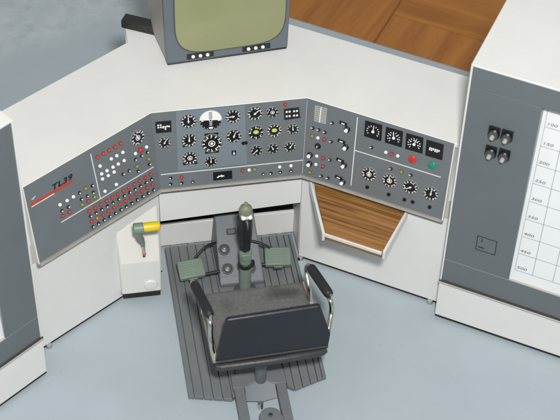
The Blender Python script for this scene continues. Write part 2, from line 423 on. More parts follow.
def dial(b, r, ticks=10, needle=None, style='n', rnd=None):
    rnd = rnd or random.Random(int(r*1e5)+ticks)
    b.lathe([(r*1.045, 0), (r*1.045, .005), (r*.99, .006)], 40, 'ring')
    b.lathe([(r*.985, .001), (r*.985, .0075)], 40, 'black')
    h = .0078
    def bar(a, r0, r1, w, mt='wplastic', hh=.0012):
        c, s_ = cos(a), sin(a)
        q = [(c*r0-s_*w, s_*r0+c*w), (c*r1-s_*w, s_*r1+c*w), (c*r1+s_*w, s_*r1-c*w), (c*r0+s_*w, s_*r0-c*w)]
        b.prism(q, h-.001, h+hh, mt)
    n = ticks
    a0, a1 = (0, 2*pi*(n-1)/n) if style != 'arc' else (radians(-45), radians(225))
    for i in range(n):
        a = a0+(a1-a0)*i/(n-1) + pi/2*(style != 'arc')
        bar(a, r*(.66 if i % 2 else .74), r*.93, r*.05)
        if style in ('n', 'arc', 'ring', 'yel'):      # small numerals as short strokes
            for k in range(2):
                aa = a+(k-.5)*.16+(a1-a0)/(n-1)*.5*(i%2)
                if rnd.random() < .7: bar(aa, r*(.60+.10*rnd.random()), r*.76, r*.03)
        for k in range(1, 4):
            if i < n-1 or style != 'arc':
                aa = a+(a1-a0)/(n-1)*k/4; bar(aa, r*.87, r*.94, r*.014, 'trim')
    if style == 'ring':
        for i in range(24):
            aa = 2*pi*i/24; bar(aa, r*.24, r*.33, r*.045)
        b.lathe([(r*.14, h), (r*.14, h+.002)], 12, 'wplastic')
    if style == 'yel':
        b.lathe([(r*.27, h-.001), (r*.27, h+.003)], 20, 'yellowdot', (0, r*.10, 0), sx=1.3)
    if needle is not None:
        a = needle; c, s_ = cos(a), sin(a); w = r*.055
        q = [(-c*r*.22-s_*w, -s_*r*.22+c*w), (c*r*.5-s_*w, s_*r*.5+c*w), (c*r*.72, s_*r*.72), (c*r*.5+s_*w, s_*r*.5-c*w), (-c*r*.22+s_*w, -s_*r*.22-c*w)]
        b.prism(q, h+.001, h+.003, 'wplastic')
        b.lathe([(r*.12, h), (r*.12, h+.005)], 14, 'wplastic')
def add_dial(k, u, v, r, **kw):
    b = MB(); dial(b, r, **kw); me, _ = b.mesh('dial_gauge', V((0, 0, 0)))
    return place(me, 'dial_gauge', PN[k], on(k, u, v, 0))
def plate(k, poly, mt='black', h=.005, name='display', extra=None, label=None):
    b = MB(); c = (sum(p[0] for p in poly)/len(poly), sum(p[1] for p in poly)/len(poly))
    b.prism([(p[0]-c[0], -(p[1]-c[1])) for p in poly], 0, h, mt)
    if extra: extra(b)
    me, _ = b.mesh(name, V((0, 0, 0))); return place(me, name, PN[k], on(k, c[0], c[1], 0), label)
def strip(k, a, c, w, mt='line', h=.0015, name='marking'):
    a = V((a[0], -a[1])); c = V((c[0], -c[1])); d = (c-a).normalized(); n = V((-d.y, d.x))*w/2
    b = MB(); mid = (a+c)/2
    b.prism([tuple(a-n-mid), tuple(c-n-mid), tuple(c+n-mid), tuple(a+n-mid)], 0, h, mt)
    me, _ = b.mesh(name, V((0, 0, 0))); return place(me, name, PN[k], on(k, mid.x, -mid.y, .0002))
def lamps(k, pts, m_, name='indicator_light', lab=None):
    for (u, v) in pts: place(LM[m_], name, PN[k], on(k, u, v), lab)
def sws(k, pts, me=SWM, name='toggle_switch'):
    for (u, v) in pts: place(me, name, PN[k], on(k, u, v, 0, random.uniform(-.5, .5)))
RL, WL, OL = 'red round indicator light', 'white round indicator light', 'olive yellow indicator light'
# left panel
add_dial('L', -.134, .113, .055, ticks=12, needle=radians(110), style='ring')
lamps('L', [(-.45, .084), (-.404, .083), (-.359, .085), (-.312, .085), (-.266, .084)], 'red', lab=RL)
lamps('L', [(-.264, .153), (-.312, .152), (-.356, .151), (-.446, .155), (-.265, .217), (-.313, .217), (-.355, .217), (-.403, .217), (-.446, .217), (-.354, .257), (-.401, .257), (-.447, .257), (-.173, .215), (-.082, .215), (-.447, .356), (-.355, .356)], 'wplastic', lab=WL)
place(REDBIG, 'indicator_light', PN['L'], on('L', -.128, .215), 'larger red indicator light')
sws('L', [(-.081, .26), (-.13, .261), (-.177, .261), (-.081, .357), (-.174, .358), (-.241, .316), (-.29, .314), (-.626, .262), (-.527, .265), (-.775, .315), (-.725, .316), (-.624, .317), (-.576, .318), (-.529, .317)])
lamps('L', [(-.08, .314), (-.177, .317), (-.579, .256), (-.627, .356), (-.527, .357)], 'olive', lab=OL)
lamps('L', [(-.781, .261), (-.726, .261), (-.677, .261)], 'wplastic', lab=WL)
lamps('L', [(-.776, .355), (-.726, .354), (-.577, .357)], 'red', lab=RL)
for i in range(12):
    u = -.585+i*.5/11
    lamps('L', [(u, .436)], 'red', lab=RL)
    if i == 1: lamps('L', [(u, .518)], 'orange', lab='orange indicator light in the third row')
    else: lamps('L', [(u, .518)], 'red', lab=RL)
    sws('L', [(u+.0, .477), (u+.002, .565)])
strip('L', (-.492, .036), (-.486, .393), .006); strip('L', (-.797, .396), (-.051, .396), .006)
strip('L', (-.976, .152), (-.657, .150), .018, 'redink', name='red_stripe'); strip('L', (-.972, .1645), (-.80, .1645), .007)
place(text_mesh('TL39', .054, 'symink', sx=1.3, shear=.22, bold=.0014, sp=1.10), 'lettering', PN['L'], on('L', -.732, .119, .001))
b = MB(); b.prism([(-.016, .002), (-.004, -.007), (.010, .001), (.022, .010), (.006, .006), (-.003, -.001)], 0, .0015, 'line')
place(b.mesh('emblem', V((0, 0, 0)))[0], 'emblem', PN['L'], on('L', -.947, .113))
# centre panel
def dots(ps, w=.010, h=.010):
    def f(b):
        for x, y in ps: b.box(x-w/2, x+w/2, y-h/2, y+h/2, .004, .008, 'wplastic')
    return f
plate('C', [(-.478, .067), (-.377, .067), (-.378, .152), (-.478, .151)], extra=dots([(-.033, .018), (-.017, .018), (-.033, .001), (-.017, .001), (0, .004), (.013, .001), (.025, .005), (.036, .003), (.012, -.014), (-.003, -.002)], .0105, .0095), name='annunciator')
random.seed(3)
for (u, v, r, kw) in [(-.427, .228, .042, dict(ticks=10, needle=radians(60), style='n')), (-.267, .083, .052, dict(ticks=12, needle=radians(92))),
    (-.268, .228, .051, dict(ticks=12, needle=radians(88))), (-.123, .270, .069, dict(ticks=12, style='ring')), (-.268, .367, .050, dict(ticks=12, style='ring')),
    (-.133, .411, .041, dict(ticks=10, needle=radians(85))), (.019, .079, .051, dict(ticks=12, needle=radians(183))), (.162, .073, .052, dict(ticks=12, needle=radians(42))),
    (.275, .077, .040, dict(ticks=8, style='ring')), (.166, .220, .052, dict(ticks=8, style='yel')), (.286, .220, .051, dict(ticks=12, style='yel')),
    (.408, .222, .041, dict(ticks=10, needle=radians(95))), (.022, .231, .050, dict(ticks=10, needle=radians(70))), (.168, .361, .040, dict(ticks=8, needle=radians(225))),
    (.276, .359, .040, dict(ticks=8, needle=radians(115))), (.390, .360, .041, dict(ticks=10, needle=radians(55)))]:
    add_dial('C', u, v, r, **kw)
# square shoulders behind two of the dials
for u, v, w, h0, h1 in ((-.123, .270, .045, -.078, .078), ):
    plate('C', [(u-w, v+h0), (u+w, v+h0), (u+w, v+h1), (u-w, v+h1)], h=.004, name='bezel')
plate('C', [(-.315, .395), (-.221, .395), (-.221, .42), (-.315, .42)], h=.004, name='bezel')
plate('C', [(-.312, .255), (-.285, .255), (-.285, .28), (-.312, .28)], h=.004, name='bezel')
# attitude indicator
b = MB(); r = .074
b.lathe([(r*1.03, 0), (r*1.03, .006), (r, .007)], 48, 'ring')
up = [(r*.97*cos(a), r*.97*sin(a)) for a in [pi*i/24-.06 for i in range(25)]]
dn = [(r*.97*cos(a), r*.97*sin(a)) for a in [pi+pi*i/24-.06 for i in range(25)]]
b.prism(up, .004, .0085, 'wplastic'); b.prism(dn, .004, .0083, 'black')
for i in range(6): 
    y = .010+i*.0095; b.box(-.011, .011, y, y+.0035, .0075, .0100, 'black' if i else 'ink')
for i in range(4):
    y = -.010-i*.0095; b.box(-.009, .009, y, y+.003, .0075, .0100, 'wplastic')
b.box(-.013, .013, -.063, -.051, .0075, .0100, 'wplastic')
b.box(-.060, -.046, -.004, .001, .0085, .0110, 'wplastic'); b.box(.046, .060, -.008, -.003, .0085, .0110, 'wplastic')
b.lathe([(.010, .008), (.010, .0105)], 16, 'wplastic'); b.lathe([(.006, .0100), (.006, .0112)], 16, 'black')
for i in range(9):
    a = pi+pi*(i+.5)/9; b.tube([(r*.84*cos(a), r*.84*sin(a), .0088), (r*.95*cos(a), r*.95*sin(a), .0088)], .0015, 'wplastic', 6)
place(b.mesh('attitude_indicator', V((0, 0, 0)))[0], 'attitude_indicator', PN['C'], on('C', -.125, .090))
sq = [(x+dx, y) for x in (-.036, .012) for dx in (0, .019) for y in (.017, -.017)]
plate('C', [(.349, .065), (.448, .062), (.456, .141), (.353, .146)], extra=dots([(x+.002, y+.002) for x, y in sq], .0125, .012), name='annunciator')
lamps('C', [(.358, .030)], 'red', lab=RL)
sws('C', [(.083, .294), (.099, .294)], DOTM, 'push_switch')
plate('C', [(.005, .345), (.034, .345), (.034, .381), (.005, .381)], extra=lambda b: (b.box(-.007, .007, -.010, -.003, .004, .008, 'wplastic'), b.box(-.003, .003, -.003, .010, .004, .008, 'wplastic')), name='switch_plate')
strip('C', (-.463, .479), (.476, .479), .006)
sws('C', [(-.4, .513), (-.402, .561), (-.329, .561), (-.256, .562), (.21, .557), (.263, .556), (.325, .555), (.397, .555)])
lamps('C', [(-.329, .514), (.074, .509)], 'red', lab=RL); lamps('C', [(.117, .510), (.32, .510), (.395, .510)], 'wplastic', lab=WL); lamps('C', [(.153, .510)], 'olive', lab=OL)
plate('C', [(-.121, .503), (.004, .503), (.005, .566), (-.121, .567)], extra=lambda b: (b.prism([(-.040, -.010), (-.030, .002), (-.014, .004), (-.010, .012), (-.004, .004), (.010, .002), (.010, -.006), (.000, -.004), (-.004, -.012), (-.012, -.004), (-.024, -.006), (-.032, -.014)], .004, .007, 'wplastic')), name='display')
# right panel
def ribf(b):
    for i in range(7):
        y = -.052+i*.0165; b.box(-.036, -.005, y, y+.009, .004, .0065, 'ring'); b.box(.005, .036, y, y+.009, .004, .0065, 'ring')
    b.box(-.003, .003, -.058, .058, .004, .010, 'wplastic')
plate('R', [(.062, .031), (.144, .028), (.148, .146), (.067, .149)], mt='trim', extra=ribf, name='grille_plate')
sws('R', [(.192, .124), (.065, .207), (.107, .207), (.15, .21), (.201, .267), (.208, .41), (.164, .556), (.211, .555), (.474, .215), (.622, .33), (.759, .33)])
for u, v in [(.265, .101), (.269, .24), (.276, .387), (.283, .524)]: place(SLM, 'slide_switch', PN['R'], on('R', u, v, 0, -.12))
for u, v in [(.296, .135), (.302, .273), (.307, .415), (.314, .549), (.067, .419), (.072, .488)]: place(KNM, 'rotary_knob', PN['R'], on('R', u, v))
place(DKM, 'selector_knob', PN['R'], on('R', .113, .333))
lamps('R', [(.068, .268), (.081, .555), (.693, .327)], 'olive', lab=OL)
lamps('R', [(.108, .267), (.116, .409), (.117, .476), (.572, .215), (.653, .214)], 'wplastic', lab=WL)
lamps('R', [(.152, .264), (.16, .411), (.166, .476), (.612, .215)], 'red', lab=RL)
place(BIG['red'], 'push_button', PN['R'], on('R', .75, .209), 'large red push button'); place(BIG['green'], 'push_button', PN['R'], on('R', .885, .21), 'large green push button')
strip('R', (.352, .025), (.373, .556), .006); strip('R', (.362, .277), (.952, .277), .006)
strip('R', (.004, .012), (.030, .585), .004, 'trim')
for i, sqp in enumerate([[(.406, .030), (.521, .026), (.529, .145), (.413, .146)], [(.547, .030), (.660, .026), (.669, .144), (.555, .145)], [(.684, .030), (.797, .026), (.808, .143), (.693, .145)], [(.819, .032), (.933, .030), (.941, .146), (.828, .148)]]):
    def ex(b, i=i):
        if i < 3:
            rr = .043
            for k in range(11):
                a = radians(215-25*k) if i == 0 else radians(230-26*k)
                c_, s_ = cos(a), sin(a)
                b.tube([(rr*.80*c_, rr*.80*s_-.004, .006), (rr*1.02*c_, rr*1.02*s_-.004, .006)], .0024, 'wplastic', 6)
                if i and k % 2: b.lathe([(.0045, .004), (.0045, .0075)], 8, 'wplastic', (rr*.62*c_, rr*.62*s_-.004, 0))
            a = radians((88, 100, 75)[i]); b.tube([(0, -.006, .007), (.034*cos(a), .034*sin(a)-.004, .007)], .003, 'wplastic', 6)
            b.lathe([(.010, .004), (.010, .009)], 16, 'wplastic', (0, -.006, 0))
        else:
            rn = random.Random(4)
            for k in range(6):
                x = -.030+k*.012
                for q in range(3): 
                    if rn.random() < .85: b.box(x-.004, x+.005, -.010+q*.008, -.005+q*.008+.001, .004, .007, 'wplastic')
    plate('R', sqp, extra=ex, name='square_gauge')
for u, nd, st in ((.484, 90, 'ring'), (.626, 100, 'ring'), (.768, 215, 'n'), (.909, 88, 'n')): add_dial('R', u, .421, .052, ticks=12, needle=radians(nd), style=st)
sws('R', [(.484, .528), (.634, .532), (.744, .533), (.8, .531), (.916, .529)], DOTM, 'push_switch')

# ---- pull-out wooden shelf
b = MB()
p1, p2, p3, p4 = V((.522, -.125)), V((1.086, -.486)), V((.863, -.802)), V((.534, -.588))
inn = V((sa, ca))*.06
b.prism([tuple(p1+inn), tuple(p4), tuple(p3), tuple(p2+inn)], .782, .798, 'shelfwood')
sh = b.build('shelf', con)
def slab(a, c, w, z0, z1, mt, name, par):
    d = (c-a).normalized(); n = V((-d.y, d.x))*w/2
    b = MB(); b.prism([tuple(a-n), tuple(c-n), tuple(c+n), tuple(a+n)], z0, z1, mt); return b.build(name, par, bevel=.003)
slab(p1+inn*.5+V((-.010, 0)), p4+V((-.010, -.006)), .018, .735, .808, 'cream', 'cheek', sh)
slab(p2+inn*.5+V((.010, .0)), p3+V((.010, -.008)), .018, .735, .808, 'cream', 'cheek', sh)
nf = V((-sa, -ca))
slab(p4+nf*.007, p3+nf*.007, .012, .776, .803, 'cream', 'front_trim', sh)
slab(p4-nf*.01, p3-nf*.01, .012, .738, .775, 'shelfwood', 'fascia', sh)

# ---- throttle box on the left wing wall
b = MB()
x0, x1, yf, zb, zc, ztp = -.782, -.508, -.30, .088, .395, .70
TLb = wing(-1, WO, .345); TRb = (-.495, -.045)
vs = [(x0, yf, zb), (x1, yf, zb), (x1, yf, zc), (x0, yf, zc), (-.790, -.262, ztp-.02), (-.497, -.070, ztp), (-.790, -.18, zb), (-.49, -.03, zb), (-.790, -.18, ztp-.02), (-.49, -.03, ztp)]
b.add(vs, [[0, 1, 2, 3], [3, 2, 5, 4], [4, 5, 9, 8], [0, 3, 4, 8, 6], [1, 7, 9, 5, 2], [0, 6, 7, 1], [6, 8, 9, 7]], 'cream')
tb = b.build('throttle_box', con, bevel=.012, seg=3, sharp=25)
b = MB(); b.prism([(x0+.012, yf+.012), (x1-.010, yf+.010), (-.492, -.03), (-.785, -.18)], .040, zb-.0005, 'shadeblack'); b.build('shade_block', con)  # added block, coloured black as the shadow below the box
b = MB(); b.lathe([(.046, 0), (.046, -.006), (.040, -.012), (.02, -.014)], 32, 'cream', (-.587+.005, yf, .165), axis='y'); b.build('round_button', tb)
# slot, lever, grip; lie on the slanted face
f0 = V((-.655, yf, zc)); 
b = MB(); b.hexa([(-.624, -.282, .43), (-.606, -.280, .43), (-.604, -.215, .55), (-.622, -.218, .55)], [(-.624, -.292, .434), (-.606, -.292, .434), (-.604, -.250, .558), (-.622, -.254, .558)], 'knobgrey'); b.build('lever_slot', tb)
b = MB(); b.tube([(-.612, -.285, .455), (-.613, -.296, .475)], .012, 'red', 10); b.tube([(-.613, -.292, .47), (-.616, -.30, .57)], .010, 'chrome', 10); b.tube([(-.616, -.295, .55), (-.620, -.33, .62), (-.640, -.355, .70), (-.650, -.365, .775)], .014, 'greengrey', 10, [.012, .014, .020, .024])
b.lathe([(.030, -.032), (.036, -.026), (.036, .030), (.030, .036)], 20, 'greengrey', (-.648, -.37, .80), axis='x')
lv = b.build('throttle_lever', tb)
b = MB(); b.lathe([(.018, 0), (.029, .004), (.031, .02), (.031, .098), (.026, .112), (.014, .118)], 22, 'yellow', (-.622, -.37, .803), axis='x'); b.build('grip', lv)
b = MB(); b.lathe([(.006, 0), (.006, .012)], 10, 'black', (-.56, -.155, .60), axis='y'); b.build('stud', tb)

# ------------------------------------------------------------------ ribbed floor platform
pf = thing('floor_platform', (.01, -.55, 0), 'dark grey ribbed floor platform lying under the seat and pedals', 'platform')
def front_y(x):
    if x < -.156: return -1.188 - (x+.426)/.27*.066
    if x > .202: return -1.243 + (x-.202)/.265*.083
    return -1.20
b = MB()
edges = [-.440, -.405, -.345, -.285, -.225, -.165, -.12]
R_ = [.20, .245, .30, .355, .405, .44, .468]
segs = list(zip(edges, edges[1:])) + [(-.12, .20)] + list(zip(R_, R_[1:]))
for i, (xa, xb) in enumerate(segs):
    g = .0022; z = .0505 if i % 2 else .047
    yb = .136
    ya0, ya1 = front_y(xa), front_y(xb)
    if (xa, xb) == (-.12, .20): ya0 = ya1 = -1.16; z = .040
    b.prism([(xa+g, ya0), (xb-g, ya1), (xb-g, yb), (xa+g, yb)], .02, z, 'plate')
b.build('ribbed_deck', pf, bevel=.003)
b = MB()
b.prism([(-.442, front_y(-.44)+.004), (-.156, front_y(-.156)+.004), (-.15, -1.19), (.2, -1.19), (.202, front_y(.202)+.004), (.468, front_y(.467)+.004), (.468, .13), (-.442, .13)], .012, .026, 'plate')
b.build('deck_base', pf)
for s_, xs in ((0, (-.375, -.255)), (1, (.27, .38))):
    for x in xs:
        b = MB(); b.box(x-.018, x+.018, .128, .150, .02, .05, 'greengrey'); b.build('hinge_tab', pf)

# ------------------------------------------------------------------ rudder pedal pedestal
pd = thing('pedal_unit', (.04, -.08, .05), 'grey wedge pedestal with round knobs and two ribbed green rudder pedals', 'pedals')
b = MB(); xa, xb = -.108, .196
vs = [(xa, -.300, .054), (xb, -.306, .054), (xb, .150, .054), (xa, .150, .054), (xa, -.300, .085), (xb, -.306, .085), (xb-.01, .118, .335), (xa+.02, .112, .335), (xb-.01, .150, .325), (xa+.02, .150, .325)]
b.add(vs, [[0, 3, 2, 1], [0, 1, 5, 4], [4, 5, 6, 7], [7, 6, 8, 9], [9, 8, 2, 3], [0, 4, 7, 9, 3], [1, 2, 8, 6, 5]], 'pedgrey')
b.build('pedestal', pd, bevel=.008, seg=3)
sl = Matrix.Rotation(math.atan2(.25, .415), 4, 'X')
def onslope(x, y):
    z = .085 + (y+.303)/.417*.25
    return Matrix.Translation((x, y, z)) @ sl
def bigknob(b):
    b.box(-.046, .046, -.050, .050, -.002, .006, 'rail')
    b.lathe([(.040, .004), (.040, .012), (.036, .016)], 28, 'knobgrey'); b.lathe([(.030, .014), (.030, .032), (.024, .040), (.012, .043)], 28, 'knobgrey')
    b.lathe([(.006, .042), (.005, .046)], 10, 'trim')
KB = shared(bigknob); KB.name = 'round_knob'
for x, y in ((-.052, -.098), (-.046, -.215), (.110, -.225)): place(KB, 'round_knob', pd, onslope(x, y))
b = MB(); b.X = onslope(.015, .005); b.box(-.035, .03, -.02, .02, 0, .03, 'knobgrey'); b.build('small_knob', pd, bevel=.006)
# pedals
def pedal(x, y, zc_, s):
    X = Matrix.Translation((x, y, zc_)) @ Matrix.Rotation(radians(20), 4, 'X') @ Matrix.Rotation(radians(-5*s), 4, 'Z')
    b = MB(); b.X = X; w, h = .088, .066
    b.box(-w, w, -h, h, -.045, .006, 'greengrey')
    b.build('pedal', pd, bevel=.008)
    o = bpy.data.objects
    b = MB(); b.X = X
    for i in range(7):
        yy = -h+.012+i*.0180; b.box(-w+.014, w-.014, yy-.005, yy+.005, .004, .0115, 'greengrey')
    b.build('tread', pd, bevel=.003)
    b = MB(); b.X = X; b.lathe([(.018, -.03), (.018, .03)], 14, 'knobgrey', (0, -h-.004, -.02), axis='x'); b.build('pivot', pd)
pedal(-.295, -.205, .175, -1); pedal(.308, -.180, .175, 1)
def arc(p, q, lift, n=14):
    p, q = V(p), V(q); return [p.lerp(q, i/n)+V((0, lift*.15*sin(pi*i/n), lift*sin(pi*i/n))) for i in range(n+1)]
b = MB(); b.tube(arc((-.09, -.03, .215), (-.262, -.130, .185), .035), .009, 'rubber'); b.build('pedal_rod', pd)
b = MB(); b.tube(arc((.11, -.08, .26), (.262, -.135, .22), .012), .009, 'rubber'); b.build('pedal_rod', pd)
b = MB(); b.tube([(-.10, -.22, .13), (-.22, -.235, .13)], .012, 'rubber'); b.build('pedal_axle', pd)
b = MB(); b.tube([(.19, -.20, .13), (.24, -.205, .13)], .012, 'rubber'); b.build('pedal_axle', pd)

# ------------------------------------------------------------------ control stick
st = thing('control_stick', (.058, -.345, .05), 'green control stick column with black gaiter and two white buttons on its head', 'control stick')
cx_, cy_ = .057, -.345
b = MB(); b.lathe([(.075, .052), (.075, .062), (.05, .075)], 28, 'knobgrey', (cx_, cy_, 0)); b.build('base_ring', st)
b = MB(); b.lathe([(.040, .05), (.040, .40), (.043, .402), (.043, .44), (.038, .45)], 28, 'greengrey', (cx_, cy_, 0)); cl = b.build('column', st)
b = MB(); b.lathe([(.044, .300), (.048, .304), (.048, .338), (.044, .342)], 28, 'rubber', (cx_, cy_, 0)); b.box(cx_+.04, cx_+.062, cy_-.012, cy_+.012, .305, .337, 'rubber'); b.build('clamp_band', st)
b = MB(); b.box(cx_-.03, cx_+.03, cy_-.052, cy_-.036, .40, .455, 'greengrey'); b.build('bracket', st, bevel=.004)
# folded gaiter
b = MB(); n = 26; vs = []; fs = []
prof = [(.032, .45), (.035, .47), (.035, .51), (.040, .56), (.045, .61), (.047, .66), (.045, .71), (.041, .75), (.032, .77)]
for j, (r, z) in enumerate(prof):
    for i in range(n):
        a = 2*pi*i/n; rr = r*(1+.09*sin(5*a+z*9)+.05*sin(9*a-z*22))
        vs.append((cx_+rr*cos(a), cy_+.01+rr*sin(a)*.9, z))
for j in range(len(prof)-1):
    for i in range(n): fs.append([j*n+i, j*n+(i+1) % n, (j+1)*n+(i+1) % n, (j+1)*n+i])
b.add(vs, fs+[list(range(n))[::-1], list(range((len(prof)-1)*n, len(prof)*n))], 'gaiter'); b.build('gaiter', st, sharp=80)
b = MB(); b.lathe([(.030, .765), (.040, .780), (.045, .80), (.046, .83), (.044, .850), (.036, .868), (.022, .876), (.015, .884), (.013, .902), (.008, .908)], 28, 'palegreen', (cx_-.002, cy_, 0), sy=.85); hd = b.build('grip_head', st, sharp=60)
b = MB(); b.hexa([(cx_-.040, cy_-.052, .800), (cx_+.036, cy_-.052, .800), (cx_+.030, cy_-.03, .77), (cx_-.034, cy_-.03, .77)], [(cx_-.040, cy_-.030, .822), (cx_+.036, cy_-.030, .822), (cx_+.030, cy_-.0, .79), (cx_-.034, cy_-.0, .79)], 'trim'); b.build('button_plate', hd, bevel=.004)
for dx in (-.024, .020):
    b = MB(); b.X = Matrix.Translation((cx_+dx, cy_-.048, .812)) @ Matrix.Rotation(radians(50), 4, 'X'); b.lathe([(.013, -.01), (.013, .008), (.009, .012)], 16, 'wplastic'); b.build('thumb_button', hd)
b = MB(); b.tube([(cx_-.002, cy_-.05, .782), (cx_+.002, cy_-.055, .745), (cx_+.004, cy_-.052, .70)], .006, 'chrome', 8, [.009, .006, .003]); b.build('trigger', hd)

# ------------------------------------------------------------------ seat rail frame
rf = thing('seat_rail_frame', (.02, -1.5, .05), 'grey twin-rail frame leading back from under the seat, with a round hub', 'frame')
for xa, xb in ((-.150, -.085), (.122, .186)):
    b = MB(); b.box(xa, xb, -2.6, -1.215, .072, .108, 'rail'); b.build('rail', rf, bevel=.004)
b = MB(); b.prism([(-.156, -1.10), (-.156, -1.214), (-.080, -1.214), (.028, -1.165), (.118, -1.214), (.192, -1.214), (.192, -1.10)], .072, .1085, 'rail'); b.build('cross_plate', rf, bevel=.004)
b = MB(); b.add([(-.079, -1.214, .102), (.028, -1.168, .106), (.117, -1.214, .102), (-.082, -1.285, .052), (.120, -1.285, .052), (.02, -1.30, .048), (-.079, -1.214, .04), (.117, -1.214, .04)],
    [[0, 3, 5, 1], [1, 5, 4, 2], [0, 6, 3], [2, 4, 7], [3, 6, 7, 4, 5], [0, 1, 2, 7, 6]], 'bluehub'); b.build('wedge_hub', rf)
b = MB(); b.lathe([(.018, 0), (.018, .05), (.014, .055)], 18, 'chrome', (.008, -1.318, .01)); b.build('metal_pin', rf)
b = MB(); b.lathe([(.070, .075), (.070, .118), (.066, .123)], 40, 'rail', (.045, -1.475, 0)); b.box(.01, .122, -2.0, -1.475, .075, .118, 'rail'); hb = b.build('round_hub', rf, bevel=.003)
b = MB(); b.lathe([(.016, .122), (.016, .128), (.010, .130)], 16, 'knobgrey', (.045, -1.468, 0)); b.lathe([(.006, .129), (.006, .132)], 12, 'black', (.045, -1.468, 0)); b.build('screw', hb)

# ------------------------------------------------------------------ pilot seat
se = thing('pilot_seat', (.03, -1.15, .1), 'small model cockpit seat with worn cushion, navy backrest and black armrests on chrome tubes', 'seat')
b = MB(); b.lathe([(.037, .105), (.037, .47)], 28, 'bluehub', (.030, -1.165, 0)); b.build('post', se)
q = [(-.325, -.80), (.385, -.785), (.425, -1.30), (.40, -1.335), (-.275, -1.365), (-.305, -1.335)]
q2 = [(-.29, -.83), (.36, -.82), (.39, -1.29), (.38, -1.31), (-.26, -1.335), (-.28, -1.31)]
b = MB(); b.prism(q2, .465, .50, 'rubber', q); b.prism(q, .501, .545, 'rubber', [(x*.995, y) for x, y in q]); b.build('seat_pan', se, bevel=.012, seg=3)
b = MB(); b.prism([(-.322, -.805), (-.290, -.806), (-.272, -1.345), (-.303, -1.335)], .546, .585, 'beige'); b.build('side_rail', se, bevel=.004); b = MB(); b.prism([(.355, -.79), (.382, -.79), (.418, -1.305), (.395, -1.31)], .546, .585, 'beige'); b.build('side_rail', se, bevel=.004)
# cushion
b = MB(); n1, n2 = 26, 22; vs = []; fs = []
c00, c10, c11, c01 = V((-.287, -.800)), V((.352, -.790)), V((.392, -1.318)), V((-.268, -1.338))
for j in range(n2+1):
    for i in range(n1+1):
        s_, t_ = i/n1, j/n2; p = (c00*(1-s_)+c10*s_)*(1-t_)+(c01*(1-s_)+c11*s_)*t_
        e_ = min(s_, 1-s_, t_, 1-t_); z = .610+.006*sin(s_*7)*sin(t_*5) - .03*max(0, 1-e_/.05)**2
        vs.append((p.x, p.y, z))
w_ = n1+1
for j in range(n2):
    for i in range(n1): fs.append([j*w_+i, j*w_+i+1, (j+1)*w_+i+1, (j+1)*w_+i])
b.add(vs, fs, 'cushion')
rim = [i for i in range(w_)]+[j*w_+n1 for j in range(1, n2+1)]+[n2*w_+i for i in range(n1-1, -1, -1)]+[j*w_ for j in range(n2-1, 0, -1)]
tops = [vs[i] for i in rim]; b.add(tops+[(p[0], p[1], .552) for p in tops], [[i, (i+1) % len(tops), len(tops)+(i+1) % len(tops), len(tops)+i] for i in range(len(tops))], 'cushion')
b.build('cushion', se, sharp=70)
# backrest: low plate, leaning forward a little at the top
def bpt(x, y, z): return (x, y, z)
fr = [(-.290, -1.372, .598), (.419, -1.350, .598), (.428, -1.345, .70), (.366, -1.292, .905), (.355, -1.288, .915), (-.205, -1.308, .908), (-.217, -1.312, .895)]
bk = [(x, y+.030, z+.004) for x, y, z in fr]
b = MB(); b.hexa(fr, bk, 'backrest'); b.build('backrest', se, bevel=.010, seg=3)
b = MB(); b.tube([V(fr[0])+V((.004, .0, 0)), V(fr[1])+V((-.004, 0, 0))], .010, 'rubber', 10); b.build('piping', se)
# rear bolster: rounded black roll along the pan's rear edge
b = MB(); b.tube([(-.285, -1.362, .545), (-.26, -1.372, .545), (.05, -1.368, .545), (.38, -1.348, .545), (.405, -1.335, .545)], .04, 'bolster', 20, [.020, .026, .027, .026, .020]); b.build('bolster', se)
def bez(ps, n=22):
    ps = [V(p) for p in ps]; out = []
    P_ = [ps[0]]+ps+[ps[-1]]
    for i in range(1, len(P_)-2):
        a, b_, c, d = P_[i-1:i+3]
        for k in range(6):
            t = k/6; out.append(.5*((2*b_)+(-a+c)*t+(2*a-5*b_+4*c-d)*t*t+(-a+3*b_-3*c+d)*t**3))
    out.append(ps[-1]); return out
for s, pa, pb in ((-1, V((-.363, -.935, .852)), V((-.298, -1.215, .852))), (1, V((.375, -.905, .852)), V((.452, -1.160, .852)))):
    d = (pb-pa)
    b = MB()
    front = pa+V((.028*s if s > 0 else .02, .035, -.02))
    base_f = V((-.306, -.935, .56)) if s < 0 else V((.375, -.955, .56))
    base_r = V((-.292, -1.285, .56)) if s < 0 else V((.408, -1.300, .56))
    pts = bez([base_f, base_f+V((s*-.005 if s > 0 else 0, .01, .12)), pa+V((-.012*s, .045, -.09)), pa+V((0, .030, -.025)), pa+d*.2+V((0, 0, -.03)), pa+d*.8+V((0, 0, -.03)), pb+V((.004*s, -.02, -.04)), pb+V((.006*s, -.045, -.12)), base_r+V((.01*s, -.005, .1)), base_r])
    b.tube(pts, .0155, 'chrome', 14); at = b.build('armrest_tube', se, sharp=80)
    b = MB(); pp_ = [pa+d*t for t in (-.01, .02, .07, .2, .5, .8, .93, .98, 1.01)]
    b.tube(pp_, .04, 'rubber', 18, [.016, .026, .031, .032, .032, .032, .031, .026, .016]); b.build('armrest_pad', se, sharp=60)
    b = MB(); b.lathe([(.010, 0), (.010, .03)], 10, 'chrome', tuple(pb+V((0, -.028, .005)))); b.build('bolt', se)

